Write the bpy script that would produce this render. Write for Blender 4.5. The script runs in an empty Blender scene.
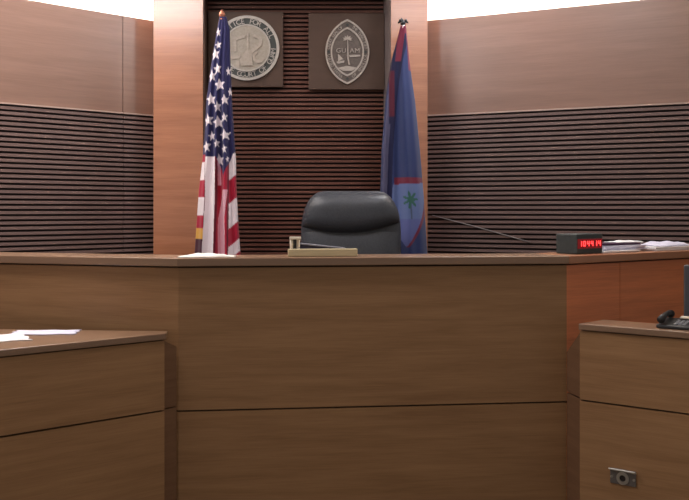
import bpy, bmesh, math, random
from mathutils import Vector, Matrix
random.seed(7)
S = bpy.context.scene
COL = S.collection
PI = math.pi

# ------------------------------------------------------------------ camera
cam = bpy.data.cameras.new('camera')
cam.sensor_width = 36.0
cam.lens = 900 / 689 * 36.0
cam.shift_y = -40 / 689
cam.clip_end = 60
camo = bpy.data.objects.new('camera', cam)
COL.objects.link(camo)
camo.location = (0, 0, 1.6)
camo.rotation_euler = (PI / 2, 0, 0)
S.camera = camo

# ------------------------------------------------------------------ world, lights, exposure
S.view_settings.view_transform = 'Standard'
S.view_settings.look = 'None'
S.view_settings.gamma = 1
S.view_settings.exposure = 0.0
S.view_settings.use_curve_mapping = False
w = bpy.data.worlds.new('world')
S.world = w
w.use_nodes = True
w.node_tree.nodes['Background'].inputs[0].default_value = (1.0, 0.93, 0.86, 1)
w.node_tree.nodes['Background'].inputs[1].default_value = 0.275


def area(name, loc, target, sx, sy, power, color=(1, 1, 1), spread=180):
    l = bpy.data.lights.new(name, 'AREA')
    l.shape = 'RECTANGLE'
    l.size, l.size_y = sx, sy
    l.energy = power
    l.color = color
    l.spread = math.radians(spread)
    o = bpy.data.objects.new(name, l)
    COL.objects.link(o)
    o.location = loc
    d = Vector(target) - Vector(loc)
    o.rotation_euler = d.to_track_quat('-Z', 'Y').to_euler()
    return o


# ceiling lights over the bench, with unseen ones added for fill and warm glow
area('unseen_ceiling_lamp', (-1.62, 3.80, 3.42), (-1.62, 3.80, 0), 1.0, 0.6, 46, (1.0, 0.94, 0.94))
area('unseen_ceiling_lamp', (0.58, 3.70, 3.42), (0.58, 3.70, 0), 0.6, 0.6, 15, (1.0, 0.95, 0.97))
area('unseen_ceiling_lamp', (-2.15, 4.85, 3.43), (-2.15, 4.85, 0), 0.3, 0.3, 9, (1.0, 0.86, 0.72))  # unseen spot added for a warm glow on the outer left wall
area('unseen_ceiling_lamp', (-1.48, 5.28, 3.43), (-1.48, 5.3, 0), 0.3, 0.3, 10, (0.80, 0.86, 1.0))
area('unseen_ceiling_lamp', (0.88, 5.34, 3.43), (0.88, 5.36, 0), 0.3, 0.3, 14, (0.80, 0.86, 1.0))
area('unseen_ceiling_lamp', (0.0, 0.2, 3.40), (0.0, 0.6, 0), 2.4, 1.0, 22, (1.0, 0.93, 0.86))  # unseen lamp added as front fill
# fluorescent runs in the cove behind the top of the wall panelling
area('cove_lamp', (-2.2, 5.66, 2.80), (-2.2, 5.66, 3.45), 2.6, 0.16, 70, (1.0, 0.91, 0.80)).rotation_euler = (PI, 0, math.radians(44))
area('cove_lamp', (1.85, 5.68, 2.80), (1.85, 5.68, 3.45), 2.9, 0.16, 70, (1.0, 0.91, 0.80)).rotation_euler = (PI, 0, math.radians(-26))


# ------------------------------------------------------------------ helpers
def px(x, y, Y):
    """point at depth Y seen at photograph pixel (x, y)"""
    return Vector(((x - 344.5) * Y / 900, Y, 1.6 - (y - 210) * Y / 900))


class MB:
    def __init__(self):
        self.v, self.f, self.m, self.sm = [], [], [], []

    def add(self, vs, fs, mi=0, smooth=False):
        b = len(self.v)
        self.v += [tuple(p) for p in vs]
        for q in fs:
            self.f.append([b + i for i in q])
            self.m.append(mi)
            self.sm.append(smooth)
        return self

    def box(self, c, s, rz=0, mi=0, rx=0, ry=0):
        M = Matrix.Rotation(rz, 3, 'Z') @ Matrix.Rotation(ry, 3, 'Y') @ Matrix.Rotation(rx, 3, 'X')
        vs = []
        for k in range(8):
            p = Vector(((k & 1) - .5, ((k >> 1) & 1) - .5, ((k >> 2) & 1) - .5))
            vs.append(M @ Vector((p.x * s[0], p.y * s[1], p.z * s[2])) + Vector(c))
        fs = [(0, 2, 3, 1), (4, 5, 7, 6), (0, 1, 5, 4), (2, 6, 7, 3), (0, 4, 6, 2), (1, 3, 7, 5)]
        return self.add(vs, fs, mi)

    def prism(self, poly, z0, z1, mi=0):
        n = len(poly)
        a = sum(poly[i][0] * poly[(i + 1) % n][1] - poly[(i + 1) % n][0] * poly[i][1] for i in range(n))
        if a < 0:
            poly = poly[::-1]
        vs = [(p[0], p[1], z0) for p in poly] + [(p[0], p[1], z1) for p in poly]
        fs = [tuple(range(n))[::-1], tuple(range(n, 2 * n))]
        fs += [(i, (i + 1) % n, n + (i + 1) % n, n + i) for i in range(n)]
        return self.add(vs, fs, mi)

    def xprism(self, poly, M, t, mi=0):
        """polygon in a local XZ plane, thickness t along local -Y .. 0, placed by matrix M"""
        n = len(poly)
        a = sum(poly[i][0] * poly[(i + 1) % n][1] - poly[(i + 1) % n][0] * poly[i][1] for i in range(n))
        if a < 0:
            poly = poly[::-1]
        vs = [M @ Vector((p[0], -t, p[1])) for p in poly] + [M @ Vector((p[0], 0, p[1])) for p in poly]
        fs = [tuple(range(n)), tuple(range(n, 2 * n))[::-1]]
        fs += [(i, n + i, n + (i + 1) % n, (i + 1) % n) for i in range(n)]
        return self.add(vs, fs, mi)

    def ring(self, outer, inner, M, t, mi=0):
        n = len(outer)
        vs = []
        for pl, yy in ((outer, -t), (inner, -t), (outer, 0), (inner, 0)):
            vs += [M @ Vector((p[0], yy, p[1])) for p in pl]
        fs = []
        for i in range(n):
            j = (i + 1) % n
            fs += [(i, j, n + j, n + i), (i, 2 * n + i, 2 * n + j, j), (n + i, n + j, 3 * n + j, 3 * n + i)]
        return self.add(vs, fs, mi)

    def tube(self, pts, r, n=10, mi=0, caps=True):
        pts = [Vector(p) for p in pts]
        rs = r if isinstance(r, (list, tuple)) else [r] * len(pts)
        vs, fs = [], []
        for i, p in enumerate(pts):
            d = (pts[min(i + 1, len(pts) - 1)] - pts[max(i - 1, 0)]).normalized()
            up = Vector((0, 0, 1)) if abs(d.z) < .9 else Vector((1, 0, 0))
            a = d.cross(up).normalized()
            b = a.cross(d).normalized()
            for k in range(n):
                t = 2 * PI * k / n
                vs.append(p + (a * math.cos(t) + b * math.sin(t)) * rs[i])
        for i in range(len(pts) - 1):
            for k in range(n):
                l = (k + 1) % n
                fs.append((i * n + k, i * n + l, (i + 1) * n + l, (i + 1) * n + k))
        if caps:
            fs.append(tuple(range(n))[::-1])
            fs.append(tuple((len(pts) - 1) * n + k for k in range(n)))
        return self.add(vs, fs, mi, True)

    def lathe(self, prof, c=(0, 0, 0), n=24, mi=0):
        vs, fs = [], []
        for r, z in prof:
            for k in range(n):
                t = 2 * PI * k / n
                vs.append((c[0] + r * math.cos(t), c[1] + r * math.sin(t), c[2] + z))
        for i in range(len(prof) - 1):
            for k in range(n):
                l = (k + 1) % n
                fs.append((i * n + k, i * n + l, (i + 1) * n + l, (i + 1) * n + k))
        fs.append(tuple(range(n))[::-1])
        fs.append(tuple((len(prof) - 1) * n + k for k in range(n)))
        return self.add(vs, fs, mi, True)

    def build(self, name, mats, parent=None, bevel=0, fixn=True, auto=None):
        me = bpy.data.meshes.new(name)
        off = Vector((0, 0, 0))
        if parent is not None:
            off = WL[parent.name]
        else:
            xs = [v[0] for v in self.v]; ys = [v[1] for v in self.v]; zs = [v[2] for v in self.v]
            off = Vector(((min(xs) + max(xs)) / 2, (min(ys) + max(ys)) / 2, min(zs)))
        me.from_pydata([tuple(Vector(p) - off) for p in self.v], [], self.f)
        if not isinstance(mats, (list, tuple)):
            mats = [mats]
        for m in mats:
            me.materials.append(m)
        me.polygons.foreach_set('material_index', self.m)
        me.polygons.foreach_set('use_smooth', self.sm)
        if fixn:
            bm = bmesh.new(); bm.from_mesh(me)
            bmesh.ops.recalc_face_normals(bm, faces=bm.faces)
            bm.to_mesh(me); bm.free()
        me.update()
        o = bpy.data.objects.new(name, me)
        COL.objects.link(o)
        if parent is not None:
            o.parent = parent
            WL[o.name] = off          # parts keep their thing's origin
        else:
            o.location = off
            WL[o.name] = off
        if bevel:
            b = o.modifiers.new('bevel', 'BEVEL')
            b.width = bevel; b.segments = 2; b.limit_method = 'ANGLE'
        return o


WL = {}


def thing(name, label, cat, loc, group=None):
    o = bpy.data.objects.new(name, None)
    o.empty_display_size = .05
    COL.objects.link(o)
    o.location = loc
    WL[o.name] = Vector(loc)
    o['label'] = label
    o['category'] = cat
    if group:
        o['group'] = group
    return o


def tag(o, label, cat, group=None):
    o['label'] = label
    o['category'] = cat
    if group:
        o['group'] = group
    return o


def struct(o):
    o['kind'] = 'structure'
    return o


# ------------------------------------------------------------------ materials
def hexc(r, g, b):
    f = lambda c: (c / 255 / 12.92) if c / 255 <= .04045 else ((c / 255 + .055) / 1.055) ** 2.4
    return (f(r), f(g), f(b), 1)


def plain(name, col, rough=.5, metal=0, spec=.5, emit=None, es=0, coat=0):
    m = bpy.data.materials.new(name)
    m.use_nodes = True
    b = m.node_tree.nodes['Principled BSDF']
    b.inputs['Base Color'].default_value = col if len(col) == 4 else (*col, 1)
    b.inputs['Roughness'].default_value = rough
    b.inputs['Metallic'].default_value = metal
    b.inputs['Specular IOR Level'].default_value = spec
    b.inputs['Coat Weight'].default_value = coat
    if emit:
        b.inputs['Emission Color'].default_value = (*emit[:3], 1)
        b.inputs['Emission Strength'].default_value = es
    return m


def noisy(name, c1, c2, scale=(1, 1, 1), nscale=4, rough=.5, spec=.5, bump=0, detail=6, metal=0):
    m = plain(name, c1, rough, metal, spec)
    nt = m.node_tree; N = nt.nodes; L = nt.links
    b = N['Principled BSDF']
    tc = N.new('ShaderNodeTexCoord'); mp = N.new('ShaderNodeMapping')
    mp.inputs['Scale'].default_value = scale
    no = N.new('ShaderNodeTexNoise')
    no.inputs['Scale'].default_value = nscale
    no.inputs['Detail'].default_value = detail
    no.inputs['Roughness'].default_value = .6
    cr = N.new('ShaderNodeValToRGB')
    cr.color_ramp.elements[0].position = .3
    cr.color_ramp.elements[1].position = .7
    cr.color_ramp.elements[0].color = c1
    cr.color_ramp.elements[1].color = c2
    L.new(tc.outputs['Object'], mp.inputs['Vector'])
    L.new(mp.outputs[0], no.inputs['Vector'])
    L.new(no.outputs['Fac'], cr.inputs[0])
    L.new(cr.outputs[0], b.inputs['Base Color'])
    if bump:
        bp = N.new('ShaderNodeBump')
        bp.inputs['Strength'].default_value = bump
        bp.inputs['Distance'].default_value = .01
        L.new(no.outputs['Fac'], bp.inputs['Height'])
        L.new(bp.outputs[0], b.inputs['Normal'])
    return m


def wood(name, c, var=.14, rough=.38, spec=.5, coat=0):
    """horizontal-grain veneer: long streaks plus fine pores"""
    m = plain(name, (*c, 1), rough, 0, spec, coat=coat)
    m.node_tree.nodes['Principled BSDF'].inputs['Coat Roughness'].default_value = .36 if 'wall' in name else .22
    nt = m.node_tree; N = nt.nodes; L = nt.links
    b = N['Principled BSDF']
    tc = N.new('ShaderNodeTexCoord')
    fac = None
    for sc, ns, wgt in (((.9, .9, 14), 1.6, .62), ((3, 3, 90), 2.2, .38)):
        mp = N.new('ShaderNodeMapping'); mp.inputs['Scale'].default_value = sc
        no = N.new('ShaderNodeTexNoise')
        no.inputs['Scale'].default_value = ns
        no.inputs['Detail'].default_value = 5
        no.inputs['Distortion'].default_value = .4
        L.new(tc.outputs['Object'], mp.inputs['Vector'])
        L.new(mp.outputs[0], no.inputs['Vector'])
        mu = N.new('ShaderNodeMath'); mu.operation = 'MULTIPLY'; mu.inputs[1].default_value = wgt
        L.new(no.outputs['Fac'], mu.inputs[0])
        if fac is None:
            fac = mu
        else:
            ad = N.new('ShaderNodeMath'); ad.operation = 'ADD'
            L.new(fac.outputs[0], ad.inputs[0]); L.new(mu.outputs[0], ad.inputs[1])
            fac = ad
    cr = N.new('ShaderNodeValToRGB')
    e = cr.color_ramp.elements
    e[0].position, e[1].position = .34, .66
    e[0].color = (c[0] * (1 - var * 1.1), c[1] * (1 - var * 1.4), c[2] * (1 - var * 1.6), 1)
    e[1].color = (c[0] * (1 + var), c[1] * (1 + var), c[2] * (1 + var), 1)
    L.new(fac.outputs[0], cr.inputs[0])
    L.new(cr.outputs[0], b.inputs['Base Color'])
    return m


W_PIER = wood('veneer_pier', (.43, .172, .086), .16, .25, 1.0, .8)
W_WALL = wood('veneer_wall', (.25, .138, .098), .13, .34, .85, .3)
W_SLAT = wood('veneer_slat', (.18, .115, .102), .06, .45)
W_NICHE = wood('veneer_niche_slat', (.15, .06, .042), .10, .5, .3)
W_BENCH = wood('veneer_bench', (.325, .178, .084), .17, .45, .35)
W_LEDGE = wood('veneer_ledge', (.235, .137, .082), .10, .30, .7)
W_EDGE_LIT = wood('veneer_edge_lit', (.46, .33, .28), .06, .4)  # paler tone paints the light caught along the panel lip
W_END_SHADE = wood('veneer_end_shade', (.19, .10, .054), .12, .5, .25)  # darkened to paint the shade at the desk ends
W_RED = wood('veneer_red', (.68, .215, .082), .14, .42)
W_PLAQ = wood('plaque_wood', (.095, .056, .040), .07, .5, .3)
DARKGAP = plain('dark_gap', (.018, .010, .008, 1), .8)
DARKTRIM = plain('dark_trim', (.085, .04, .026, 1), .5)
REVEAL = noisy('grey_reveal', (.16, .13, .13, 1), (.20, .16, .155, 1), (1, 1, 5), 3, .5)
WHITEWALL = noisy('white_plaster', (.86, .85, .82, 1), (.9, .89, .86, 1), (1, 1, 1), 6, .9, .2)
CARPET = noisy('carpet', (.11, .085, .06, 1), (.16, .125, .09, 1), (1, 1, 1), 180, .95, .1)
STONE = noisy('seal_stone', (.36, .31, .25, 1), (.46, .40, .33, 1), (1, 1, 1), 60, .6)
STONE2 = noisy('seal_relief', (.40, .33, .27, 1), (.50, .43, .36, 1), (1, 1, 1), 60, .5)
SILV = noisy('seal_silver', (.42, .38, .34, 1), (.55, .50, .45, 1), (1, 1, 1), 80, .4, metal=.25)
SILV_D = plain('seal_dark', (.05, .055, .05, 1), .5)
BRZ = noisy('seal_bronze', (.105, .08, .068, 1), (.16, .125, .105, 1), (1, 1, 1), 70, .45, metal=.2)
BRZ_L = noisy('seal_bronze_light', (.40, .335, .29, 1), (.50, .43, .37, 1), (1, 1, 1), 70, .45, metal=.2)
LEATHER = noisy('black_leather', (.038, .041, .050, 1), (.060, .064, .075, 1), (1, 1, 1), 120, .42, .5, .12)
PLASTIC = plain('black_plastic', (.02, .02, .022, 1), .4)
PAPER = noisy('white_paper', (.84, .82, .83, 1), (.90, .88, .89, 1), (1, 1, 1), 20, .8, .2)
PAPER_L = noisy('lavender_paper', (.62, .60, .74, 1), (.74, .71, .83, 1), (1, 1, 1), 20, .8, .2)
TAN = noisy('tan_wood', (.46, .38, .22, 1), (.56, .46, .28, 1), (2, 2, 40), 3, .5)
CREAM = plain('cream', (.70, .62, .50, 1), .45)
CHROME = plain('brushed_metal', (.62, .62, .62, 1), .28, 1)
GUNMETAL = plain('grey_metal', (.17, .15, .14, 1), .4, .4)
CLOTHW = noisy('white_cloth', (.76, .72, .66, 1), (.84, .80, .74, 1), (1, 1, 1), 40, .9, .1)


# ------------------------------------------------------------------ setting
B0 = Vector((-.756, 4.10)); C0 = Vector((1.061, 4.30))
DL = Vector((-.959, .283)).normalized(); DR = Vector((.82, .574)).normalized()
A0 = B0 + DL * 1.4; D0 = C0 + DR * 1.12

struct(MB().box((0, 3.2, -.05), (9, 10.4, .1)).build('floor', CARPET))
struct(MB().box((0, 3.2, 3.55), (9, 10.4, .1)).build('ceiling', WHITEWALL))
# raised platform behind the bench
pl = MB()
pl.prism([(-2.05, 5.0), (-.74, 4.42), (1.0, 4.58), (1.85, 5.2), (.56, 5.9), (-1.25, 5.9)], 0, .45)
struct(pl.build('trim_1', CARPET))


def slat_wall(name, P, d, length, back, zt, joints, start):
    """panelled wall: P bottom-plan start point at the pier, d direction, back = unit normal away from the room"""
    P = Vector(P); d = Vector(d).normalized(); back = Vector(back).normalized()
    q = lambda s, b: tuple(P + d * s + back * b)
    zs = 2.2335
    core = MB()
    core.prism([q(start, .022), q(length, .022), q(length, .07), q(start, .07)], 0, zt - .01)
    wall = struct(core.build(name, DARKGAP))
    js = [start] + joints + [length]
    for a, b in zip(js[:-1], js[1:]):
        g = .0025
        up = MB()
        up.prism([q(a + g, 0), q(b - g, 0), q(b - g, .022), q(a + g, .022)], zs + .004, zt)
        up.build('upper_panel', W_WALL, wall)
        sl = MB()
        es = MB()
        es.prism([q(a + g, -.010), q(b - g, -.010), q(b - g, .0225), q(a + g, .0225)], zs - .006, zs + .003)
        es.build('edge_strip', W_EDGE_LIT, wall)
        z = zs - .018
        while z > .9:
            sl.prism([q(a + g, -.004), q(b - g, -.004), q(b - g, .0225), q(a + g, .0225)], z - .0177, z)
            z -= .0311
        sl.build('slat_panel', W_SLAT, wall)
    lo = MB()
    lo.prism([q(start, 0), q(length, 0), q(length, .022), q(start, .022)], 0, .86)
    lo.build('lower_panel', W_WALL, wall)
    return wall


PL = Vector((-1.2795, 6.029)); PR = Vector((.555, 6.029))
dl = Vector((-.783, -.75)).normalized(); dr = Vector((1.55, -.75)).normalized()
slat_wall('wall_left', PL, dl, 2.9, (dl.y, -dl.x), 2.868, [.23], -.02)
slat_wall('wall_right', PR, dr, 3.4, (-dr.y, dr.x), 2.868, [], -.02)

# white plaster wall behind the cove
cw = MB()
nl = Vector((dl.y, -dl.x)); nr = Vector((-dr.y, dr.x))
for P, d, n, ln in ((PL, dl, nl, 3.1), (PR, dr, nr, 3.6)):
    a = P + n * .55 - d * 1.0; b = P + n * .55 + d * ln
    a2 = a + n * .08; b2 = b + n * .08
    cw.prism([tuple(a), tuple(b), tuple(b2), tuple(a2)], 2.55, 3.5)
struct(cw.build('wall_back', WHITEWALL))
sh = MB()
for P, d, n, ln in ((PL, dl, nl, 2.9), (PR, dr, nr, 3.4)):
    a = P + n * .071 - d * .0; b = P + n * .071 + d * ln
    a2 = P + n * .549 - d * .0; b2 = b + n * .478
    sh.prism([tuple(a), tuple(b), tuple(b2), tuple(a2)], 2.66, 2.71)
struct(sh.build('trim_2', WHITEWALL))

# centre bay: two veneer piers and the slatted niche between them
YF, YN = 5.90, 6.10
bay = MB()
xa0, xa1 = (153.5 - 344.5) * YF / 900, (203 - 344.5) * YF / 900
xb0, xb1 = (391 - 344.5) * YF / 900, (427.5 - 344.5) * YF / 900
xn0, xn1 = (207 - 344.5) * YN / 900, (384 - 344.5) * YN / 900
bay.prism([(xa0 + .01, YN + .02), (xb1 - .01, YN + .02), (xb1 - .01, 6.38), (xa0 + .01, 6.38)], 0, 3.5)
core = struct(bay.build('wall_center', DARKGAP))
MB().prism([(xa0, YF), (xa1, YF), (xa1, YN + .02), (xa0, 6.38)], .45, 3.5).build('pier', W_PIER, core)
MB().prism([(xb0, YF), (xb1, YF), (xb1, 6.38), (xb0, YN + .02)], .45, 3.5).build('pier', W_PIER, core)
MB().prism([(xa1 + .001, YF + .012), (xa1 + .008, YF + .012), (xn0 + .004, YN), (xa1 + .001, YN)], .45, 3.5).build('reveal', DARKTRIM, core)
MB().prism([(xb0 - .001, YF + .012), (xb0 - .008, YF + .012), (xn1 - .004, YN), (xb0 - .001, YN)], .45, 3.5).build('reveal', REVEAL, core)
sl = MB()
z = 3.48
while z > .5:
    sl.box(((xn0 + xn1) / 2, YN + .007, z), (xn1 - xn0 + .006, .026, .0165))
    z -= .0298
sl.build('slat_panel', W_NICHE, core)

hd = MB()  # header added out of view to keep ceiling light off the upper niche
hd.prism([(xa1 - .02, YF + .005), (xb0 + .02, YF + .005), (xb0 + .02, YN + .02), (xa1 - .02, YN + .02)], 3.04, 3.5)
hd.build('light_block_header', W_NICHE, core)

# cord strung slantwise over the right-hand slats
cp = []
for i in range(9):
    t = i / 8
    s = .04 + t * .66
    p = PR + dr * s - nr * .009
    cp.append((p.x, p.y, 1.6 - (215.5 + 27 * t - 210) * p.y / 900 + .006 * math.sin(t * PI)))
tag(MB().tube(cp, .0035, 8).build('thin_cord', plain('grey_cord', (.21, .18, .17, 1), .6)),
    'thin grey cord running slantwise across the right-hand slatted wall', 'cord')


# ------------------------------------------------------------------ benches
def offs(pts, d):
    """offset an open polyline to its left (away from the camera when it runs right to left) by d with mitres"""
    pts = [Vector(p) for p in pts]
    out = []
    for i, p in enumerate(pts):
        ns = []
        if i > 0:
            t = (p - pts[i - 1]).normalized(); ns.append(Vector((-t.y, t.x)))
        if i < len(pts) - 1:
            t = (pts[i + 1] - p).normalized(); ns.append(Vector((-t.y, t.x)))
        if len(ns) == 1:
            out.append(p + ns[0] * d)
        else:
            m = (ns[0] + ns[1]).normalized()
            out.append(p + m * (d / m.dot(ns[0])))
    return out


line = [A0, B0, C0, D0]
ZT, ZB, ZG = 1.381, 1.343, .683
bench = thing('judge_bench', 'tall wooden judges bench with angled wings in front of the black chair', 'bench', (.1, 4.25, 0))
o0 = line; o1 = offs(line, .024); o2 = offs(line, .05)
core = MB()
for i in range(3):
    a, b = i, i + 1
    core.prism([tuple(o1[a]), tuple(o1[b]), tuple(o2[b]), tuple(o2[a])], 0, ZB)
core.build('carcass', DARKGAP, bench)


def panel(mb, p0, p1, t0, t1, z0, z1, th=.023):
    """panel on the plan line p0-p1 between fractions t0, t1 (metres from p0)"""
    p0 = Vector(p0); p1 = Vector(p1); d = (p1 - p0).normalized(); n = Vector((-d.y, d.x))
    a = p0 + d * t0; b = p0 + d * t1
    mb.prism([tuple(a), tuple(b), tuple(b + n * th), tuple(a + n * th)], z0, z1)


g = .004
for i, (nm, mt) in enumerate((('side_panel', W_BENCH), ('front_panel', W_BENCH), ('side_panel', W_RED))):
    a, b = line[i], line[i + 1]
    ln = (b - a).length
    if i == 2:
        for s0, s1 in ((0, .394), (.398, ln)):
            mb = MB()
            panel(mb, a, b, s0, s1, ZG + g, ZB - .007)
            panel(mb, a, b, s0, s1, .10, ZG - g)
            mb.build(nm, mt, bench)
    else:
        mb = MB()
        panel(mb, a, b, 0, ln, ZG + g, ZB - .007)
        panel(mb, a, b, 0, ln, .10, ZG - g)
        mb.build(nm, mt, bench)
top = MB()
f = offs(line, -.022); r = offs(line, .27)
top.prism([tuple(p) for p in f[:3]] + [tuple(p) for p in r[:3][::-1]], ZB, ZT)
top.build('countertop', W_LEDGE, bench, bevel=.004)
top = MB()
top.prism([tuple(p) for p in f[2:]] + [tuple(p) for p in r[2:][::-1]], ZB, ZT)
top.build('countertop', wood('veneer_red_ledge', (.36, .155, .075), .10, .32, .6), bench, bevel=.004)
wt = MB()
r0 = offs(line, .052); r1 = offs(line, .40)
wt.prism([tuple(p) for p in r0] + [tuple(p) for p in r1[::-1]], 1.17, 1.20)
wt.build('worktop', W_LEDGE, bench)
mb = MB()
q0 = offs(line, .36); q1 = offs(line, .385)
mb.prism([tuple(q0[1]), tuple(q0[2]), tuple(q1[2]), tuple(q1[1])], .451, 1.17)
mb.build('modesty_panel', W_BENCH, bench)


def desk(name, label, E, d, L, inner, ztop, zg, ledge_poly, end_to, drop):
    E = Vector(E); d = Vector(d).normalized(); F = E + d * L
    n = Vector(inner).normalized()
    t = thing(name, label, 'desk', ((E.x + F.x) / 2, (E.y + F.y) / 2, 0))
    q = lambda s, b: tuple(E + d * s + n * b)
    zb = ztop - .028
    mb = MB()
    for z0, z1 in ((zg + .004, zb - .005), (.10, zg - .004)):
        mb.prism([q(0, 0), q(L, 0), q(L, .022), q(0, .022)], z0, z1)
    mb.build('front_panel', W_BENCH, t)
    mb = MB()
    mb.prism([q(.002, .023), q(L, .023), q(L, .045), q(.002, .045)], 0, zb)
    mb.build('carcass', DARKGAP, t)
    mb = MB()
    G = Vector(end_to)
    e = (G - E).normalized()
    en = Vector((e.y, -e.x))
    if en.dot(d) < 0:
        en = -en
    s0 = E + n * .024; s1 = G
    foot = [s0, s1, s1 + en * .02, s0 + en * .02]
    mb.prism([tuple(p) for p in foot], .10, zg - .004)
    hs = [zb - .005, zb - drop, zb - drop, zb - .005]  # top slants along a shadow edge, shade built into the panel shape
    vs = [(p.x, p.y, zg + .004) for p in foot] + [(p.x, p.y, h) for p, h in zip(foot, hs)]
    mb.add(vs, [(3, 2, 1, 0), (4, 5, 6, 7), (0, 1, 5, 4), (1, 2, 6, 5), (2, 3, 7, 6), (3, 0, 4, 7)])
    mb.build('end_panel_shaded', W_END_SHADE, t)
    mb = MB()
    mb.prism([q(-.002, -.012)] + [q(L, -.012)] + ledge_poly(q, L), zb, ztop)
    mb.build('desktop', W_LEDGE, t, bevel=.003)
    return t, q


dL = Vector((-.55, -.47)).normalized(); nL = Vector((dL.y, -dL.x))
dR = Vector((.80, -.597)).normalized(); nR = Vector((-dR.y, dR.x))
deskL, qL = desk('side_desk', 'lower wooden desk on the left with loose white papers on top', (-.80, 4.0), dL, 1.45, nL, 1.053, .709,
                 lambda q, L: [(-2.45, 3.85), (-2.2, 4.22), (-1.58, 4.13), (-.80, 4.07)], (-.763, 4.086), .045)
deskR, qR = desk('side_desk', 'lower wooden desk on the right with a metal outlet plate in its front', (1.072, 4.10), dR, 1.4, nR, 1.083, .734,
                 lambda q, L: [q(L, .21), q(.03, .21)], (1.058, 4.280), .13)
# inner lower worktop of the right-hand desk carries the monitor
mb = MB()
mb.prism([qR(.06, .212), qR(1.4, .212), qR(1.4, .60), qR(.5, .60)], .93, .96)
mb.build('worktop', W_LEDGE, deskR)
mb = MB()
mb.prism([qR(1.05, .22), qR(1.38, .22), qR(1.38, .58), qR(1.05, .58)], 0, .93)
mb.build('pedestal', W_BENCH, deskR)
mb = MB()
mb.prism([(-2.0, 3.75), (-1.6, 3.95), (-1.65, 4.05), (-2.1, 3.95)], 0, 1.025)
mb.build('pedestal', W_BENCH, deskL)

# outlet plate on the right-hand desk front
s = None
for k in range(400):
    c = Vector(qR(k * .003, 0))
    if 344.5 + c.x * 900 / c.y >= 623:
        s = k * .003
        break
c = Vector(qR(s, 0))
zc = 1.6 - (477 - 210) * c.y / 900
ang = math.atan2(dR.y, dR.x)
out = thing('outlet_plate', 'small metal outlet plate with a round socket on the right desk front', 'outlet', (c.x, c.y, zc - .04))
M = Matrix.Translation((c.x - nR.x * .0005, c.y - nR.y * .0005, zc)) @ Matrix.Rotation(ang, 4, 'Z')
hw, hh = .058, .034
mb = MB(); mb.xprism([(-hw, -hh), (hw, -hh), (hw, hh), (-hw, hh)], M, .006)
mb.build('plate', GUNMETAL, out, bevel=.002)
mb = MB()
cx = lambda r, n=28: [(r * math.cos(2 * PI * k / n), r * math.sin(2 * PI * k / n) - .004) for k in range(n)]
mb.ring(cx(.028), cx(.014), M, .011)
mb.build('socket_ring', CHROME, out)
mb = MB(); mb.xprism(cx(.0139), M, .0075); mb.build('socket_hole', DARKGAP, out)
mb = MB()
Ml = M @ Matrix.Translation((0, -.014, hh - .004)) @ Matrix.Rotation(math.radians(-25), 4, 'X')
mb.box((0, 0, 0), (hw * 2.05, .026, .006))
mb.v = [tuple(Ml @ Vector(p)) for p in mb.v]
mb.build('flip_cover', plain('bright_metal', (.78, .74, .68, 1), .35, .15), out, bevel=.002)
for sx in (-1, 1):
    mb = MB(); mb.xprism([(sx * .05 + .006 * math.cos(2 * PI * k / 14), .006 * math.sin(2 * PI * k / 14) - .004) for k in range(14)], M, .009)
    mb.build('screw', CHROME, out)


# ------------------------------------------------------------------ chair
CY = 5.30
ch = thing('executive_chair', 'high-backed black leather executive chair behind the bench', 'chair', (.04, 5.12, .45))
ccx = (351 - 344.5) * CY / 900


def zof(y, Y=CY):
    return 1.6 - (y - 210) * Y / 900


def cushion(ztop, zbot, wfun, front, back, nu=44, nv=44, yc=CY, tilt=0, e=4, ev=6, cx=ccx):
    mb = MB()
    vs = []
    for side in (-1, 1):
        for j in range(nv + 1):
            v = -1 + 2 * j / nv
            v = math.sin(v * PI / 2)
            z = (ztop + zbot) / 2 + v * (ztop - zbot) / 2
            wd = wfun((z - zbot) / (ztop - zbot))
            for i in range(nu + 1):
                u = math.sin((-1 + 2 * i / nu) * PI / 2)
                k = max(0, 1 - abs(u) ** e) ** .5 * max(0, 1 - abs(v) ** ev) ** .5
                dep = front if side < 0 else back
                y = yc + side * dep * k + tilt * (z - zbot)
                vs.append((cx + u * wd, y, z))
    fs = []
    n1 = nu + 1; tot = n1 * (nv + 1)
    for s_ in (0, 1):
        for j in range(nv):
            for i in range(nu):
                a = s_ * tot + j * n1 + i
                fs.append((a, a + 1, a + n1 + 1, a + n1))
    mb.add(vs, fs, 0, True)
    return mb


def weld(o, d=.0004):
    bm = bmesh.new(); bm.from_mesh(o.data)
    bmesh.ops.remove_doubles(bm, verts=bm.verts, dist=d)
    bmesh.ops.recalc_face_normals(bm, faces=bm.faces)
    bm.to_mesh(o.data); bm.free()
    return o


def wback(h):
    # half width over relative height: rounded shoulders
    top = max(0.0, (h - .66) / .34)
    return .299 - .008 * h - .135 * (1 - math.sqrt(max(0, 1 - top ** 2.4)))


zt = zof(191); zb = .98
weld(cushion(zt, zb, wback, .055, .06).build('backrest', LEATHER, ch))
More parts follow.
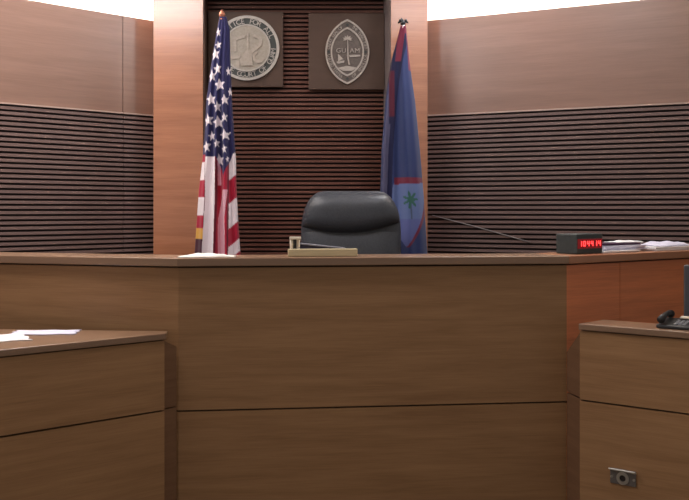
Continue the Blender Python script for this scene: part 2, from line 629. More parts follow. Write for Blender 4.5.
# puffy headrest cushion with a curved lower seam
mb = MB()
nu, nv = 48, 26
vs = []
for side in (0, 1):
    for j in range(nv + 1):
        for i in range(nu + 1):
            u = math.sin((-1 + 2 * i / nu) * PI / 2)
            v = math.sin((-1 + 2 * j / nv) * PI / 2)
            zlo = zof(224) - .055 * (1 - abs(u) ** 2.2) + .012 * u
            h = (v + 1) / 2
            zhi = zof(193)
            z = zlo + (zhi - zlo) * h
            wd = wback((z - zb) / (zt - zb)) - .004
            k = max(0, 1 - abs(u) ** 3.5) ** .5 * max(0, 1 - abs(v) ** 3) ** .5
            y = CY - .022 - (.098 * k if side == 0 else -.004) * (1 if side == 0 else 1)
            vs.append((ccx + u * wd, y, z))
n1 = nu + 1; tot = n1 * (nv + 1)
fs = [(s_ * tot + j * n1 + i, s_ * tot + j * n1 + i + 1, s_ * tot + (j + 1) * n1 + i + 1, s_ * tot + (j + 1) * n1 + i)
      for s_ in (0, 1) for j in range(nv) for i in range(nu)]
mb.add(vs, fs, 0, True)
hr = weld(mb.build('headrest_cushion', LEATHER, ch))
# lumbar cushion below the seam
lum = cushion(zof(221), 1.0, lambda h: .297 - .008 * h, .082, .02, yc=CY - .004, e=3.5, ev=2.0)
weld(lum.build('lumbar_cushion', LEATHER, ch))
st = cushion(.98, .86, lambda h: .285, .27, .24, yc=5.02, e=6, ev=4)
weld(st.build('seat', LEATHER, ch))
for sx in (-1, 1):
    x = ccx + sx * .325
    mb = MB()
    mb.tube([(x, 5.24, .90), (x, 5.25, 1.04), (x, 5.22, 1.125), (x, 5.05, 1.135), (x, 4.90, 1.12)], .02, 12)
    mb.build('armrest', PLASTIC, ch)
    mb = MB(); mb.box((x, 5.06, 1.165), (.06, .26, .03)); mb.build('arm_pad', LEATHER, ch, bevel=.012)
mb = MB(); mb.tube([(ccx, 5.03, .60), (ccx, 5.03, .86)], .028, 14); mb.build('gas_column', PLASTIC, ch)
mb = MB()
for k in range(5):
    a = 2 * PI * k / 5 + .3
    mb.tube([(ccx, 5.03, .60), (ccx + .28 * math.cos(a), 5.03 + .28 * math.sin(a), .54)], [.03, .02], 8)
mb.build('base', PLASTIC, ch)
for k in range(5):
    a = 2 * PI * k / 5 + .3
    x, y = ccx + .28 * math.cos(a), 5.03 + .28 * math.sin(a)
    mb = MB(); mb.tube([(x - .02, y, .48), (x + .02, y, .48)], .029, 14); mb.tube([(x, y, .5), (x, y, .55)], .008, 8)
    mb.build('caster', PLASTIC, ch)


# ------------------------------------------------------------------ flags
def interp(tab, y):
    if y <= tab[0][0]:
        return tab[0][1:]
    for a, b in zip(tab[:-1], tab[1:]):
        if y <= b[0]:
            t = (y - a[0]) / (b[0] - a[0])
            return [a[k] + (b[k] - a[k]) * t for k in range(1, len(a))]
    return tab[-1][1:]


def star(cx, cy, r, x, y, rot=0, sx=1.0):
    dx, dy = (x - cx) / sx, y - cy
    a = math.atan2(dx, -dy) + rot
    rr = math.hypot(dx, dy)
    a = abs((a + PI / 5) % (2 * PI / 5) - PI / 5)
    # star edge between outer tip r (a=0) and inner r*.42 (a=pi/5)
    ri = r * .42
    x1, y1 = r, 0
    x2, y2 = ri * math.cos(PI / 5), ri * math.sin(PI / 5)
    px_, py_ = rr * math.cos(a), rr * math.sin(a)
    return (x2 - x1) * (py_ - y1) - (y2 - y1) * (px_ - x1) > 0


def cloth_mat(name, rough=.75):
    m = plain(name, (1, 1, 1, 1), rough, 0, .25)
    nt = m.node_tree
    at = nt.nodes.new('ShaderNodeVertexColor'); at.layer_name = 'dye'
    nt.links.new(at.outputs['Color'], nt.nodes['Principled BSDF'].inputs['Base Color'])
    m.node_tree.nodes['Principled BSDF'].inputs['Sheen Weight'].default_value = .15
    return m


def flag_cloth(root, tab, Y, colf, pleat, y0, y1, mat, nf=150, nr=260, nb=30, amp=.09):
    mb = MB()
    cols = []
    vs = []
    n = nf + 1 + nb
    for j in range(nr + 1):
        y = y0 + (y1 - y0) * j / nr
        xl, xr = interp(tab, y)
        z = 1.6 - (y - 210) * Y / 900
        wd = (xr - xl) * Y / 900
        for i in range(nf + 1):
            f_ = i / nf
            x = xl + (xr - xl) * f_
            edge = math.sqrt(max(0, 1 - abs(2 * f_ - 1) ** 4))
            yy = Y - edge * min(.05, wd * .3) - pleat(f_, y) * min(amp, wd * .34) * edge
            vs.append(((x - 344.5) * Y / 900, yy, z))
            cols.append(colf(x, y, f_))
        for i in range(nb):
            f_ = 1 - (i + 1) / (nb + 1)
            x = xl + (xr - xl) * f_
            edge = math.sqrt(max(0, 1 - abs(2 * f_ - 1) ** 4))
            yy = Y + edge * min(.05, wd * .3) * (1 + .3 * math.sin(f_ * 17))
            vs.append(((x - 344.5) * Y / 900, yy, z))
            cols.append(colf(xl + (xr - xl) * f_, y, f_))
    fs = []
    for j in range(nr):
        for i in range(n):
            k = (i + 1) % n
            fs.append((j * n + i, j * n + k, (j + 1) * n + k, (j + 1) * n + i))
    fs.append(tuple(range(n))); fs.append(tuple(nr * n + i for i in range(n))[::-1])
    mb.add(vs, fs, 0, True)
    o = mb.build('flag', mat, root)
    ca = o.data.color_attributes.new('dye', 'FLOAT_COLOR', 'POINT')
    flat = []
    for c_ in cols:
        flat += [c_[0], c_[1], c_[2], 1.0]
    ca.data.foreach_set('color', flat)
    return o


NAVY = hexc(40, 38, 84); RED = hexc(176, 28, 58); WHT = hexc(238, 226, 230); GOLD = hexc(214, 160, 70)
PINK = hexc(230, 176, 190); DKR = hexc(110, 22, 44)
STARS = [(219, 33, 4.6, .5), (219, 46, 3.6, .9), (216, 55, 6.2, .75), (218.5, 70, 5.6, .7), (213, 77, 6.2, .7), (221, 86, 5.8, .95),
         (212.5, 100.5, 6.2, .85), (226, 101, 5.2, .75), (219, 108, 5.6, .6), (209.5, 121, 6.2, .85), (220, 123.5, 6.2, .95),
         (226, 118.5, 4.6, .6), (226.5, 136, 5.6, .95), (213.5, 137, 4.6, .8), (208, 147.5, 6, .75), (218.5, 144.5, 4, .7),
         (226, 150, 4.6, .6), (221, 161, 6.2, .8), (229, 72, 4.5, .5), (231, 93, 4.2, .5), (229, 160, 3, .4)]


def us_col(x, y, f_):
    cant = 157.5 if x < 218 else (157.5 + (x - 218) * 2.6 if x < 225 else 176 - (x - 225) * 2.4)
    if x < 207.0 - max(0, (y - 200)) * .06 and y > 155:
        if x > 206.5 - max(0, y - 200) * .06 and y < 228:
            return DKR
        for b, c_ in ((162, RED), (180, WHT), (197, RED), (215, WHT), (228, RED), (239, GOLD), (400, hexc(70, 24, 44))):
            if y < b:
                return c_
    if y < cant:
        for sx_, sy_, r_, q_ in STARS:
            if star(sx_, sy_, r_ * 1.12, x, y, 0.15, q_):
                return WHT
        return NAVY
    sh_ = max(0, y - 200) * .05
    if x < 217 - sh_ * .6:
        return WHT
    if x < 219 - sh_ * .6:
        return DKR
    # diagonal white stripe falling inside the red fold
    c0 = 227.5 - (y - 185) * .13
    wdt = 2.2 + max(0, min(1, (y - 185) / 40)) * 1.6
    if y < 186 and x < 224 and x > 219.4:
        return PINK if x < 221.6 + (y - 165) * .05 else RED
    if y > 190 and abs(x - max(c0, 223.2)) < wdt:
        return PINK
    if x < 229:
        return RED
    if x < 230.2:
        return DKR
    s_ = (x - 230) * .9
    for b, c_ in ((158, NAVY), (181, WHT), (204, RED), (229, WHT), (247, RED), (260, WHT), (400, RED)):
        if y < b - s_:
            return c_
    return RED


def us_pleat(f_, y):
    k = max(.25, min(1, (y - 20) / 100))
    w = .5 + .5 * math.cos((f_ * 3.6 - .62 + .05 * math.sin(y * .02)) * 2 * PI)
    return k * (w ** 1.1) * (.42 + .5 * f_)


def flagstand(name, label, xp, yp_top, Y, pole_m):
    t = thing(name, label, 'flag', ((xp - 344.5) * Y / 900, Y, .45))
    X = (xp - 344.5) * Y / 900
    zt = 1.6 - (yp_top - 210) * Y / 900
    mb = MB(); mb.tube([(X, Y, .5), (X, Y, zt)], .0125, 14); mb.build('pole', pole_m, t)
    mb = MB(); mb.lathe([(.15, 0), (.155, .015), (.12, .035), (.05, .05), (.03, .075), (.02, .10)], (X, Y, .45), 28)
    mb.build('base', GOLDM, t)
    return t, X, zt


GOLDM = noisy('brass', (.50, .33, .12, 1), (.60, .42, .18, 1), (1, 1, 1), 40, .35, metal=.8)
POLE = noisy('pole_wood', (.20, .07, .035, 1), (.28, .11, .05, 1), (1, 1, .1), 30, .35)
CLOTH = cloth_mat('flag_cloth')

YU = 5.62
us, X, zt_ = flagstand('national_flag', 'striped red, white and blue flag with stars on a pole left of the chair', 222, 18, YU, POLE)
mb = MB(); mb.lathe([(.011, 0), (.018, .004), (.018, .010), (.010, .016), (.016, .026), (.020, .038), (.014, .052), (.004, .066), (.001, .072)], (X, YU, zt_ - .016), 18)
mb.build('finial', noisy('copper', (.42, .14, .09, 1), (.52, .2, .12, 1), (1, 1, 1), 30, .35, metal=.5), us)
ustab = [(17, 219.5, 226.5), (30, 217, 230), (60, 212, 230.5), (100, 206.5, 232), (130, 205, 234), (160, 202.5, 236), (190, 199, 236.5), (225, 196.5, 238.5), (255, 194.5, 240.5), (290, 194, 242)]
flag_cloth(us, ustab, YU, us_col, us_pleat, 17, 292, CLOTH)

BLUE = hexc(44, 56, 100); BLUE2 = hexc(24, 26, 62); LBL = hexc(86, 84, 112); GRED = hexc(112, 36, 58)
SKY = hexc(96, 112, 158); GRN = hexc(48, 96, 84); SEA = hexc(90, 98, 152)


def gu_col(x, y, f_):
    # red border along the top edge and hoist
    if y < 34:
        return GRED
    red_l = 398.5 - (y - 34) * .05
    if y < 62 and 398 - (y - 30) * .1 < x < 404.5 - (y - 34) * .14:
        return GRED
    if y < 72 and x > 406 + (y - 34) * .06:
        return GRED
    xl = interp(gutab, y)[0]
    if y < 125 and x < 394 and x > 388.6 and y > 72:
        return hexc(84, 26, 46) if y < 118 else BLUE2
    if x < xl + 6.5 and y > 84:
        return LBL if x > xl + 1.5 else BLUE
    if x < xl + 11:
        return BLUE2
    # almond seal with palm
    if y > 177.5 and y < 184 - (x - 410) * .05 and x > 393.5:
        return GRED
    if y >= 182:
        t = (y - 183.5) / (246 - 183.5)
        if 0 <= t <= 1:
            hw_ = (16.2 if t < .3 else 16.2 * math.cos((t - .3) / .7 * PI / 2) ** .8)
            xc = 408.5 - 3.5 * t
            top = max(0.0, 1 - (t / .09)) if t < .09 else 0
            hw_ *= math.sqrt(max(0, 1 - top ** 2 * .12))
            if abs(x - xc) < hw_:
                # palm
                dx, dy = x - 409.2, y - 200
                rr = math.hypot(dx, dy * .85)
                a = math.atan2(dy, dx)
                if rr < 5.2 + 2.4 * math.cos(a * 7 + .4):
                    return GRN
                if abs(dx - .06 * dy) < .8 and 0 < dy < 19:
                    return hexc(70, 84, 110)
                return SEA if y > 219 else SKY
            if x > xc and abs(x - xc) < hw_ + 3.0 and t > .22:
                return GRED
    return BLUE


def gu_pleat(f_, y):
    k = max(.2, min(1, (y - 30) / 90))
    w = .5 + .5 * math.cos((f_ - .66) * 2 * PI * 1.35)
    w2 = .5 + .5 * math.cos((f_ * 3.4 + .03 * math.sin(y * .015)) * 2 * PI)
    return k * (.75 * w + .25 * w2)


YG = 5.66
gutab = [(26, 400.5, 406), (40, 397, 407.5), (60, 391.5, 409.5), (80, 388, 412), (100, 385.5, 415), (150, 381.5, 420), (200, 380, 424), (255, 379, 427.5), (290, 379, 428.5)]
gu, X, zt_ = flagstand('territory_flag', 'blue flag with red edging and palm tree seal on a pole right of the chair', 403, 28, YG, POLE)
flag_cloth(gu, gutab, YG, gu_col, gu_pleat, 26, 292, CLOTH)
mb = MB()
z0 = zt_ - .005
mb.lathe([(.013, 0), (.014, .012), (.009, .016), (.012, .022)], (X, YG, z0), 14)
mb.build('collar', plain('pale_metal', (.6, .52, .5, 1), .3, .8), gu)
mb = MB()
mb.lathe([(.006, 0), (.016, .010), (.017, .022), (.010, .034), (.003, .042)], (X, YG, z0 + .018), 12)
for sx in (-1, 1):
    mb.tube([(X, YG, z0 + .042), (X + sx * .018, YG - .004, z0 + .052), (X + sx * .032, YG, z0 + .034)], [.008, .012, .003], 8)
mb.tube([(X, YG, z0 + .05), (X - .012, YG - .008, z0 + .066)], [.008, .003], 8)
mb.build('finial', PLASTIC, gu)


# ------------------------------------------------------------------ plaques
def text_polys(s, size):
    cu = bpy.data.curves.new('t', 'FONT')
    cu.body = s
    cu.size = size
    cu.align_x = 'CENTER'
    cu.align_y = 'CENTER'
    cu.resolution_u = 3
    o = bpy.data.objects.new('t', cu)
    COL.objects.link(o)
    dg = bpy.context.evaluated_depsgraph_get()
    me = bpy.data.meshes.new_from_object(o.evaluated_get(dg))
    vs = [v.co.copy() for v in me.vertices]
    fs = [tuple(p.vertices) for p in me.polygons]
    bpy.data.objects.remove(o); bpy.data.curves.remove(cu); bpy.data.meshes.remove(me)
    return vs, fs


def glyph(mb, ch_, size, M, yoff, fat=1.0):
    """letter with thickness: front at -yoff, in the local XZ plane of M"""
    if ch_ == ' ':
        return
    vs, fs = text_polys(ch_, size)
    n = len(vs)
    V = [M @ Vector((v.x * fat, -yoff, v.y)) for v in vs] + [M @ Vector((v.x * fat, -yoff + .004, v.y)) for v in vs]
    edges = {}
    for q in fs:
        for a, b in zip(q, q[1:] + q[:1]):
            edges[(a, b)] = 1
    F = list(fs) + [tuple(n + i for i in q[::-1]) for q in fs]
    F += [(a, n + a, n + b, b) for (a, b) in edges if (b, a) not in edges]
    mb.add(V, F)


def plaque(name, label, x0, x1, y0, y1):
    Y = YN - .048
    p0 = px(x0, y1, Y); p1 = px(x1, y0, Y)
    t = thing(name, label, 'plaque', ((p0.x + p1.x) / 2, Y + .04, p0.z))
    mb = MB()
    mb.box(((p0.x + p1.x) / 2, Y + .0205, (p0.z + p1.z) / 2), (p1.x - p0.x, .037, p1.z - p0.z))
    mb.build('backboard', W_PLAQ, t, bevel=.003)
    return t, Y


t, Y = plaque('wall_plaque', 'square wooden plaque with a round pale court seal, partly behind the striped flag', 208, 283, 11.5, 87)
K = Y / 900
cxp = px(247, 48.2, Y)
M = Matrix.Translation((cxp.x, Y + .002, cxp.z))
circ = lambda r, n=64: [(r * math.cos(2 * PI * k / n), r * math.sin(2 * PI * k / n)) for k in range(n)]
R = 32.4 * K
mb = MB(); mb.xprism(circ(R * .98), M, .008); seal = mb.build('seal', SILV_D, t)
mb = MB(); mb.ring(circ(R), circ(R * .915), M, .014); mb.build('rim', SILV, seal)
mb = MB(); mb.xprism(circ(R * .70), M, .013); mb.build('medallion', STONE, seal)
mb = MB(); mb.ring(circ(R * .73), circ(R * .685), M, .016); mb.build('inner_rim', SILV, seal)
sz = R * .225
rt = R * .825


def words(txt):
    k = 0
    for w_ in txt.split(' '):
        yield [(k + i, c_) for i, c_ in enumerate(w_)]
        k += len(w_) + 1


for wd_ in words('JUSTICE FOR ALL'):
    mb = MB()
    for k, c_ in wd_:
        a = math.radians((k - 7) * 9.2)
        glyph(mb, c_, sz, M @ Matrix.Rotation(a, 4, 'Y') @ Matrix.Translation((0, 0, rt)), .012, 1.0)
    mb.build('lettering', SILV, seal)
s_ = 'SUPREME COURT OF GUAM'
for wd_ in words(s_):
    mb = MB()
    for k, c_ in wd_:
        a = math.radians(-(k - (len(s_) - 1) / 2) * 8.4)
        glyph(mb, c_, sz, M @ Matrix.Rotation(a, 4, 'Y') @ Matrix.Translation((0, 0, -rt)), .012, .95)
    mb.build('lettering', SILV, seal)
# relief: upright sword, tablet frame, seated figure and a sweeping ribbon
mb = MB()
pt = lambda x, y: ((x - 247) * K, -(y - 48.2) * K)
mb.xprism([pt(247, 33), pt(249, 33), pt(249, 64), pt(247, 64)], M, .020)
mb.xprism([pt(234, 38), pt(246, 35), pt(246, 38), pt(237, 40.5), pt(237, 52), pt(234, 52)], M, .018)
mb.xprism([pt(244, 54), pt(248, 49), pt(252, 53), pt(253, 66), pt(242, 66), pt(240, 60)], M, .021)
mb.xprism([pt(231, 57), pt(241, 55), pt(241, 58.5), pt(231, 60)], M, .018)
mb.xprism([pt(236, 61), pt(240, 61), pt(240, 68), pt(236, 68)], M, .018)
def arc(x, y, r, a0, a1, w_, n=14):
    o_ = []; i_ = []
    for k in range(n + 1):
        a = math.radians(a0 + (a1 - a0) * k / n)
        o_.append(pt(x + (r + w_) * math.cos(a), y + (r + w_) * math.sin(a)))
        i_.append(pt(x + (r - w_) * math.cos(a), y + (r - w_) * math.sin(a)))
    return o_ + i_[::-1]
mb.xprism(arc(255.5, 42, 5.5, -110, 80, 1.6), M, .020)
mb.xprism([pt(259, 44), pt(262, 46), pt(252, 54), pt(250, 51)], M, .021)
mb.xprism(arc(259, 57, 5, 20, 250, 1.5), M, .019)
mb.build('relief', STONE2, seal)

t, Y = plaque('wall_plaque', 'square wooden plaque with an almond-shaped seal beside the blue flag', 308.5, 384.5, 13, 89.5)
K = Y / 900
cp_ = px(347.3, 52, Y)
M = Matrix.Translation((cp_.x, Y + .002, cp_.z))


def almond(hw_, hh_, n=24):
    # two arcs meeting in points at top and bottom
    r_ = (hw_ ** 2 + hh_ ** 2) / (2 * hw_)
    a = math.asin(min(1, hh_ / r_))
    pts = []
    for k in range(n):
        t_ = -a + 2 * a * k / n
        pts.append((r_ * math.cos(t_) - (r_ - hw_), r_ * math.sin(t_)))
    for k in range(n):
        t_ = -a + 2 * a * k / n
        pts.append((-(r_ * math.cos(t_) - (r_ - hw_)), -r_ * math.sin(t_)))
    return pts


HW, HH = 22 * K, 32.5 * K
mb = MB(); mb.xprism(almond(HW * .97, HH * .97), M, .008); seal = mb.build('seal', BRZ, t)
mb = MB(); mb.ring(almond(HW, HH), almond(HW * .93, HH * .94), M, .014); mb.build('rim', BRZ_L, seal)
mb = MB(); mb.ring(almond(HW * .76, HH * .76), almond(HW * .69, HH * .70), M, .014); mb.build('inner_rim', BRZ_L, seal)
mb = MB()
# lettering following the almond band
band = almond(HW * .845, HH * .85, 60)


def along(s0):
    n = len(band)
    k = (s0 % 1) * n
    i = int(k) % n; j = (i + 1) % n; f_ = k - int(k)
    p = Vector(band[i]).lerp(Vector(band[j]), f_)
    d = (Vector(band[j]) - Vector(band[i])).normalized()
    return p, d


def bandtext(txt, s0, s1, flip):
    for wd_ in words(txt):
        mb = MB()
        for k, c_ in wd_:
            p, d = along(s0 + (s1 - s0) * (k + .5) / len(txt))
            a = math.atan2(d.y, d.x)
            if flip:
                a += PI
            glyph(mb, c_, HW * .19, M @ Matrix.Translation((p.x, 0, p.y)) @ Matrix.Rotation(-a, 4, 'Y'), .012, .95)
        mb.build('lettering', BRZ_L, seal)


# band runs bottom -> right -> top -> left ; read clockwise over the top, counter-clockwise along the bottom
bandtext('GREAT SEAL OF', .73, .54, True)
bandtext('THE TERRITORY', .46, .27, True)
bandtext('UNITED STATES', .77, .96, False)
bandtext('OF AMERICA', 1.04, 1.23, False)
for s0 in (0.0, .25, .5, .75):
    p, d = along(s0 + .0)
    q_ = 2.0 * K
    pp = [(p.x + q_ * (1 if k % 2 == 0 else .42) * math.sin(2 * PI * k / 10), p.y * .97 + q_ * (1 if k % 2 == 0 else .42) * math.cos(2 * PI * k / 10)) for k in range(10)]
    mb = MB(); mb.xprism(pp, M, .012)
    mb.build('star_mark', SILV_D, seal)
mb = MB()
pt = lambda x, y: ((x - 347.3) * K, -(y - 52) * K)
# palm trunk and fronds
mb.xprism([pt(347.2, 40), pt(348.2, 40), pt(348.6, 58), pt(350, 65), pt(348.6, 65), pt(347.2, 58)], M, .015)
for a in (-160, -125, -90, -55, -20, 15, 165):
    a = math.radians(a)
    tip = (347.6 + 5.2 * math.cos(a), 39.5 + 4.2 * math.sin(a))
    nx, ny = -math.sin(a) * .8, math.cos(a) * .8
    md = (347.6 + 2.8 * math.cos(a), 39.5 + 2.3 * math.sin(a))
    mb.xprism([pt(347.6, 39.5), pt(md[0] + nx, md[1] + ny), pt(*tip), pt(md[0] - nx, md[1] - ny)], M, .014)
mb.build('palm_tree', BRZ_L, seal)
# outrigger sail
mb = MB()
mb.xprism([pt(338, 54), pt(343.6, 59.5), pt(338, 61.5)], M, .015)
mb.xprism([pt(336.5, 62), pt(344.5, 60.5), pt(344, 63), pt(338, 64)], M, .014)
mb.build('sailing_canoe', BRZ_L, seal)
# shoreline, cliff and horizon
mb = MB()
mb.xprism([pt(349, 55.5), pt(360, 55), pt(360.5, 56.6), pt(350, 57.4)], M, .013)
mb.xprism([pt(338, 68), pt(347, 66), pt(357, 68), pt(352, 71), pt(343, 71)], M, .012)
mb.build('shoreline', BRZ_L, seal)
for k, c_ in enumerate('GUAM'):
    mb = MB()
    xx = (338.5, 343.8, 352, 357.2)[k]
    p = pt(xx, 51)
    glyph(mb, c_, 6.4 * K, M @ Matrix.Translation((p[0], 0, p[1])), .015, 1.1)
    mb.build('lettering', BRZ_L, seal)


# ------------------------------------------------------------------ things on the bench
fang = math.atan2((C0 - B0).y, (C0 - B0).x)
bdir = (C0 - B0).normalized()
bn = Vector((-bdir.y, bdir.x))


def ontop(xpix, inset):
    """plan point on the middle countertop seen at photo column xpix, inset metres behind the front face"""
    k = (xpix - 344.5) / 900
    p = B0 + bn * inset
    s = (k * p.y - p.x) / (bdir.x - k * bdir.y)
    return p + bdir * s


a_ = ontop(288, .07); b_ = ontop(357, .07)
cpt = (a_ + b_) / 2
tag(MB().box((cpt.x, cpt.y, ZT + .0185), ((b_ - a_).length, .045, .035), fang).build('desk_block', TAN, bevel=.003),
    'long low tan wooden block lying on the bench ledge in front of the chair', 'block')

p = ontop(295.3, .135)
orn = thing('desk_ornament', 'small cream and black upright ornament at left end of the tan block', 'ornament', (p.x, p.y, ZT))
MB().box((p.x, p.y, ZT + .0065), (.062, .04, .011), fang).build('base', CREAM, orn, bevel=.002)
MB().box((p.x, p.y, ZT + .085), (.054, .036, .012), fang).build('top', CREAM, orn, bevel=.002)
for dx, rr in ((-.018, .0085), (.014, .0085)):
    q_ = p + bdir * dx
    mb = MB(); mb.lathe([(rr, 0), (rr * .85, .02), (rr, .038), (rr, .067)], (q_.x, q_.y, ZT + .012), 14)
    mb.build('post', CREAM, orn)
MB().box((p.x, p.y + .006, ZT + .0455), (.046, .010, .067), fang).build('face', PLASTIC, orn)

# dark folder leaning behind the block
a_ = ontop(300, .19); b_ = ontop(346, .19)
fo = thing('document_folder', 'dark blue folder with a grey upper edge lying behind the tan block', 'folder', ((a_.x + b_.x) / 2, (a_.y + b_.y) / 2, ZT))
DB = plain('dark_blue_cover', (.022, .02, .045, 1), .5)
GE = plain('grey_edge', (.20, .20, .23, 1), .5)
mb = MB()
za, zbb = ZT + .052, ZT + .028
d3 = .10
quad = [(a_, ZT + .001), (b_, ZT + .001), (b_, zbb), (a_, za)]
vs = [(q_.x, q_.y, z_) for q_, z_ in quad] + [(q_.x + bn.x * d3, q_.y + bn.y * d3, z_) for q_, z_ in quad]
mb.add(vs, [(0, 1, 2, 3), (7, 6, 5, 4), (0, 4, 5, 1), (1, 5, 6, 2), (2, 6, 7, 3), (3, 7, 4, 0)])
mb.build('pages', DB, fo)
mb = MB()
quad = [(a_ - bn * .003, za + .0005), (b_ - bn * .003, zbb + .0005), (b_ - bn * .003, zbb + .006), (a_ - bn * .003, za + .006)]
vs = [(q_.x, q_.y, z_) for q_, z_ in quad] + [(q_.x + bn.x * d3, q_.y + bn.y * d3, z_) for q_, z_ in quad]
mb.add(vs, [(0, 1, 2, 3), (7, 6, 5, 4), (0, 4, 5, 1), (1, 5, 6, 2), (2, 6, 7, 3), (3, 7, 4, 0)])
mb.build('cover', GE, fo)


def crumple(cx_, cy_, lx, ly, h, rz, mat, name, label, cat, z0=ZT, nx=26, ny=12, seed=1, group=None):
    rnd = random.Random(seed)
    ph = [rnd.uniform(0, 6.28) for _ in range(8)]
    vs = []; n1 = nx + 1
    for lay in (0, 1):
        for j in range(ny + 1):
            for i in range(nx + 1):
                u, v = -1 + 2 * i / nx, -1 + 2 * j / ny
                edge = max(0, 1 - abs(u) ** 6) * max(0, 1 - abs(v) ** 4)
                hh_ = h * edge * (.6 + .3 * math.sin(u * 4 + ph[0] + v * 2) + .13 * math.sin(u * 8 + ph[1] - v * 4) + .05 * math.sin(u * 15 + v * 9 + ph[2]))
                x = u * lx / 2 * (1 + .05 * math.sin(v * 7 + ph[3])); y = v * ly / 2 * (1 + .10 * math.sin(u * 6 + ph[4]))
                z = z0 + .0008 + (max(0, hh_) + .0035 if lay else 0)
                vs.append((cx_ + x * math.cos(rz) - y * math.sin(rz), cy_ + x * math.sin(rz) + y * math.cos(rz), z))
    tot = n1 * (ny + 1)
    fs = []
    for j in range(ny):
        for i in range(nx):
            a = j * n1 + i
            fs.append((a + n1, a + n1 + 1, a + 1, a))
            a += tot
            fs.append((a, a + 1, a + n1 + 1, a + n1))
    bd = [i for i in range(nx)] + [nx + n1 * j for j in range(ny)] + [ny * n1 + i for i in range(nx, 0, -1)] + [n1 * j for j in range(ny, 0, -1)]
    for k in range(len(bd)):
        a, b = bd[k], bd[(k + 1) % len(bd)]
        fs.append((a, b, tot + b, tot + a))
    mb = MB(); mb.add(vs, fs, 0, True)
    return tag(mb.build(name, mat), label, cat, group)


p = ontop(207, .06)
crumple(p.x, p.y, .25, .10, .016, fang, CLOTHW, 'white_cloth', 'crumpled white cloth lying on the bench ledge below the striped flag', 'cloth', seed=4)

# digital clock on the right wing
rn = Vector((-DR.y, DR.x))
rang = math.atan2(DR.y, DR.x)
onr = lambda s, b: C0 + DR * s + rn * b


def onr_px(xpix, inset):
    k = (xpix - 344.5) / 900
    p = C0 + rn * inset
    s = (k * p.y - p.x) / (DR.x - k * DR.y)
    return p + DR * s


fl = onr_px(577, .06); fr = onr_px(602.5, .06)
wc = (fr - fl).length
hc, dc = .098, .135
cc = (fl + fr) / 2 + rn * dc / 2
clk = thing('digital_clock', 'dark digital clock with glowing red digits on the bench right wing', 'clock', (cc.x, cc.y, ZT))
MB().box((cc.x, cc.y, ZT + .0015 + hc / 2), (wc, dc, hc), rang).build('housing', noisy('dark_grey_case', (.030, .038, .040, 1), (.04, .05, .05, 1), (1, 1, 1), 50, .45), clk, bevel=.004)
Mc = Matrix.Translation((fl.x, fl.y, ZT + .0015)) @ Matrix.Rotation(rang, 4, 'Z')
mb = MB(); mb.xprism([(.004, .026), (wc - .004, .026), (wc - .004, .074), (.004, .074)], Mc, .0015)
mb.build('display', plain('red_window', (.05, .002, .004, 1), .25, emit=(.5, .0, .005), es=.25), clk)
LED = plain('red_led', (.3, .01, .01, 1), .4, emit=(1, .03, .03), es=5)
SEG = {'0': 'abcdef', '1': 'bc', '2': 'abged', '3': 'abgcd', '4': 'fgbc', '5': 'afgcd', '6': 'afgecd', '7': 'abc', '8': 'abcdefg', '9': 'abcfgd'}
dw, dh, th = (wc - .022) / 6 * .60, .025, .0042
for k, c_ in enumerate('104414'):
    mb = MB()
    x0 = .011 + (wc - .022) * (k + .5) / 6 - dw / 2
    z0 = .038
    R_ = {'a': (x0, z0 + dh - th, x0 + dw, z0 + dh), 'd': (x0, z0, x0 + dw, z0 + th), 'g': (x0, z0 + dh / 2 - th / 2, x0 + dw, z0 + dh / 2 + th / 2),
          'f': (x0, z0 + dh / 2, x0 + th, z0 + dh), 'b': (x0 + dw - th, z0 + dh / 2, x0 + dw, z0 + dh),
          'e': (x0, z0, x0 + th, z0 + dh / 2), 'c': (x0 + dw - th, z0, x0 + dw, z0 + dh / 2)}
    for s_ in SEG[c_]:
        a, b, c2, d2 = R_[s_]
        mb.xprism([(a, b), (c2, b), (c2, d2), (a, d2)], Mc, .0025)
    mb.build('digit', LED, clk)


# papers and folders along the right wing
def sheets(name, label, cat, xa, xb, inset, dep, z0, th_, mat, rot=0, group=None, n=3, seed=0):
    a = onr_px(xa, inset); b = onr_px(xb, inset)
    c_ = (a + b) / 2 + rn * dep / 2
    rnd = random.Random(seed)
    mb = MB()
    for k in range(n):
        mb.box((c_.x + rnd.uniform(-.006, .006), c_.y + rnd.uniform(-.004, .004), z0 + .0008 + th_ * (k + .5) / n), ((b - a).length, dep, th_ / n * .93), rang + rot + rnd.uniform(-.03, .03))
    return tag(mb.build(name, mat), label, cat, group)


sheets('paper_stack', 'flat white sheets right beside the digital clock on the bench ledge', 'papers', 604.5, 641, .05, .19, ZT, .010, PAPER, .0, seed=1)
sheets('paper_stack', 'pale lavender papers stacked on the white sheets beside the digital clock', 'papers', 606, 646, .085, .15, ZT + .0115, .022, PAPER_L, 0, n=4, seed=2)
sheets('document_folder', 'dark purple folder lying on the pale lavender papers', 'folder', 606, 642, .10, .15, ZT + .0365, .008, plain('purple_cover', (.05, .012, .045, 1), .5), .02, n=1, seed=3)
sheets('paper_stack', 'thick stack of white papers at far right end of bench ledge', 'papers', 656, 698, .05, .17, ZT, .020, PAPER, .0, n=5, seed=5)
crumple(*onr_px(668, .145), .30, .16, .022, rang, PAPER_L, 'loose_paper', 'rumpled lavender sheet lying on the thick white paper stack', 'paper', z0=ZT + .0225, seed=9)

crumple(*onr_px(624, .185), .19, .10, .007, rang, PAPER, 'loose_paper', 'curled white sheet on top of the purple folder behind the clock', 'paper', z0=ZT + .0452, seed=14)

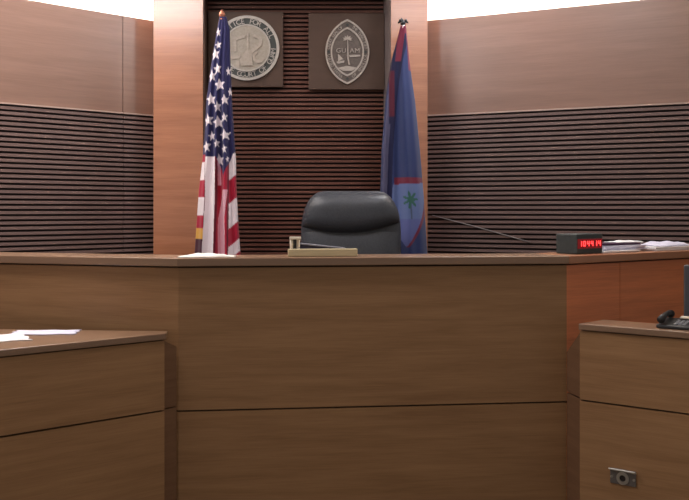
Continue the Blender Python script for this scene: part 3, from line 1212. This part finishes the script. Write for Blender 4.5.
# ------------------------------------------------------------------ right desk: monitor and telephone
zw = .96
mp = px(697, 285, 4.02)
mon = thing('computer_monitor', 'grey computer monitor at the right edge of the picture', 'monitor', (mp.x + .1, 4.02, zw))
MR = Matrix.Translation((mp.x + .155, 4.02, zw)) @ Matrix.Rotation(math.radians(-37 + 180 + 12), 4, 'Z')
def loc_box(c, s, name, mat, par, bev=.003, rx=0):
    mb = MB(); mb.box(c, s, 0, 0, rx)
    mb.v = [tuple(MR @ Vector(p)) for p in mb.v]
    return mb.build(name, mat, par, bevel=bev)
loc_box((0, 0, .245), (.40, .035, .29), 'housing', plain('monitor_grey', (.075, .075, .085, 1), .45), mon, .006)
loc_box((0, -.019, .245), (.365, .003, .255), 'screen', plain('dark_screen', (.01, .01, .015, 1), .15), mon, 0)
loc_box((0, .01, .06), (.06, .03, .11), 'stand', PLASTIC, mon)
loc_box((0, 0, .008), (.22, .16, .013), 'base', PLASTIC, mon)

# telephone on the narrow ledge
tp = px(676, 321, 4.0)
tx, ty = Vector(qR(.0, .105)), None
sR = None
for k in range(500):
    c = Vector(qR(k * .003, .12))
    if 344.5 + c.x * 900 / c.y >= 677:
        sR = k * .003; break
c = Vector(qR(sR, .12))
ztp = 1.0835
MR = Matrix.Translation((c.x, c.y, ztp)) @ Matrix.Rotation(ang, 4, 'Z')
tel = thing('desk_telephone', 'black desk telephone on the right desk ledge by the monitor', 'telephone', (c.x, c.y, ztp))
mb = MB()
prof = [(-.075, 0), (.075, 0), (.075, .034), (-.075, .014)]
vs = [MR @ Vector((sx * .07, y_, z_)) for sx in (-1, 1) for y_, z_ in prof]
mb.add(vs, [(0, 1, 2, 3), (7, 6, 5, 4), (0, 4, 5, 1), (1, 5, 6, 2), (2, 6, 7, 3), (3, 7, 4, 0)])
mb.build('body', PLASTIC, tel, bevel=.004)
mb = MB()
mb.tube([MR @ Vector((-.05, -.07, .036)), MR @ Vector((-.05, -.045, .045)), MR @ Vector((-.05, 0, .054)), MR @ Vector((-.05, .05, .055)), MR @ Vector((-.05, .072, .05))], [.017, .015, .011, .014, .018], 12)
mb.build('handset', PLASTIC, tel)
mb = MB()
for i in range(3):
    for j in range(4):
        y_ = -.045 + j * .02
        q_ = MR @ Vector((.005 + i * .018, y_, .0195 + (y_ + .045) * .133))
        mb.box(q_, (.011, .011, .007), ang)
mb.build('keypad', plain('grey_keys', (.3, .3, .32, 1), .5), tel)
loc_box((.028, .06, .0395), (.06, .03, .006), 'label_strip', CREAM, tel, .001, math.radians(7.6))

# ------------------------------------------------------------------ left desk papers
def flat_sheet(label, cx_, cy_, lx, ly, rz, z0, mat, seed):
    crumple(cx_, cy_, lx, ly, .0035, rz, mat, 'loose_paper', label, 'paper', z0=z0, nx=12, ny=10, seed=seed)


flat_sheet('flat white sheet at the left edge on the left desk top', -1.50, 3.80, .30, .22, .5, 1.0535, PAPER, 21)
flat_sheet('pale sheet behind the flat white sheet on the left desk', -1.33, 4.00, .28, .14, .1, 1.0535, PAPER_L, 22)
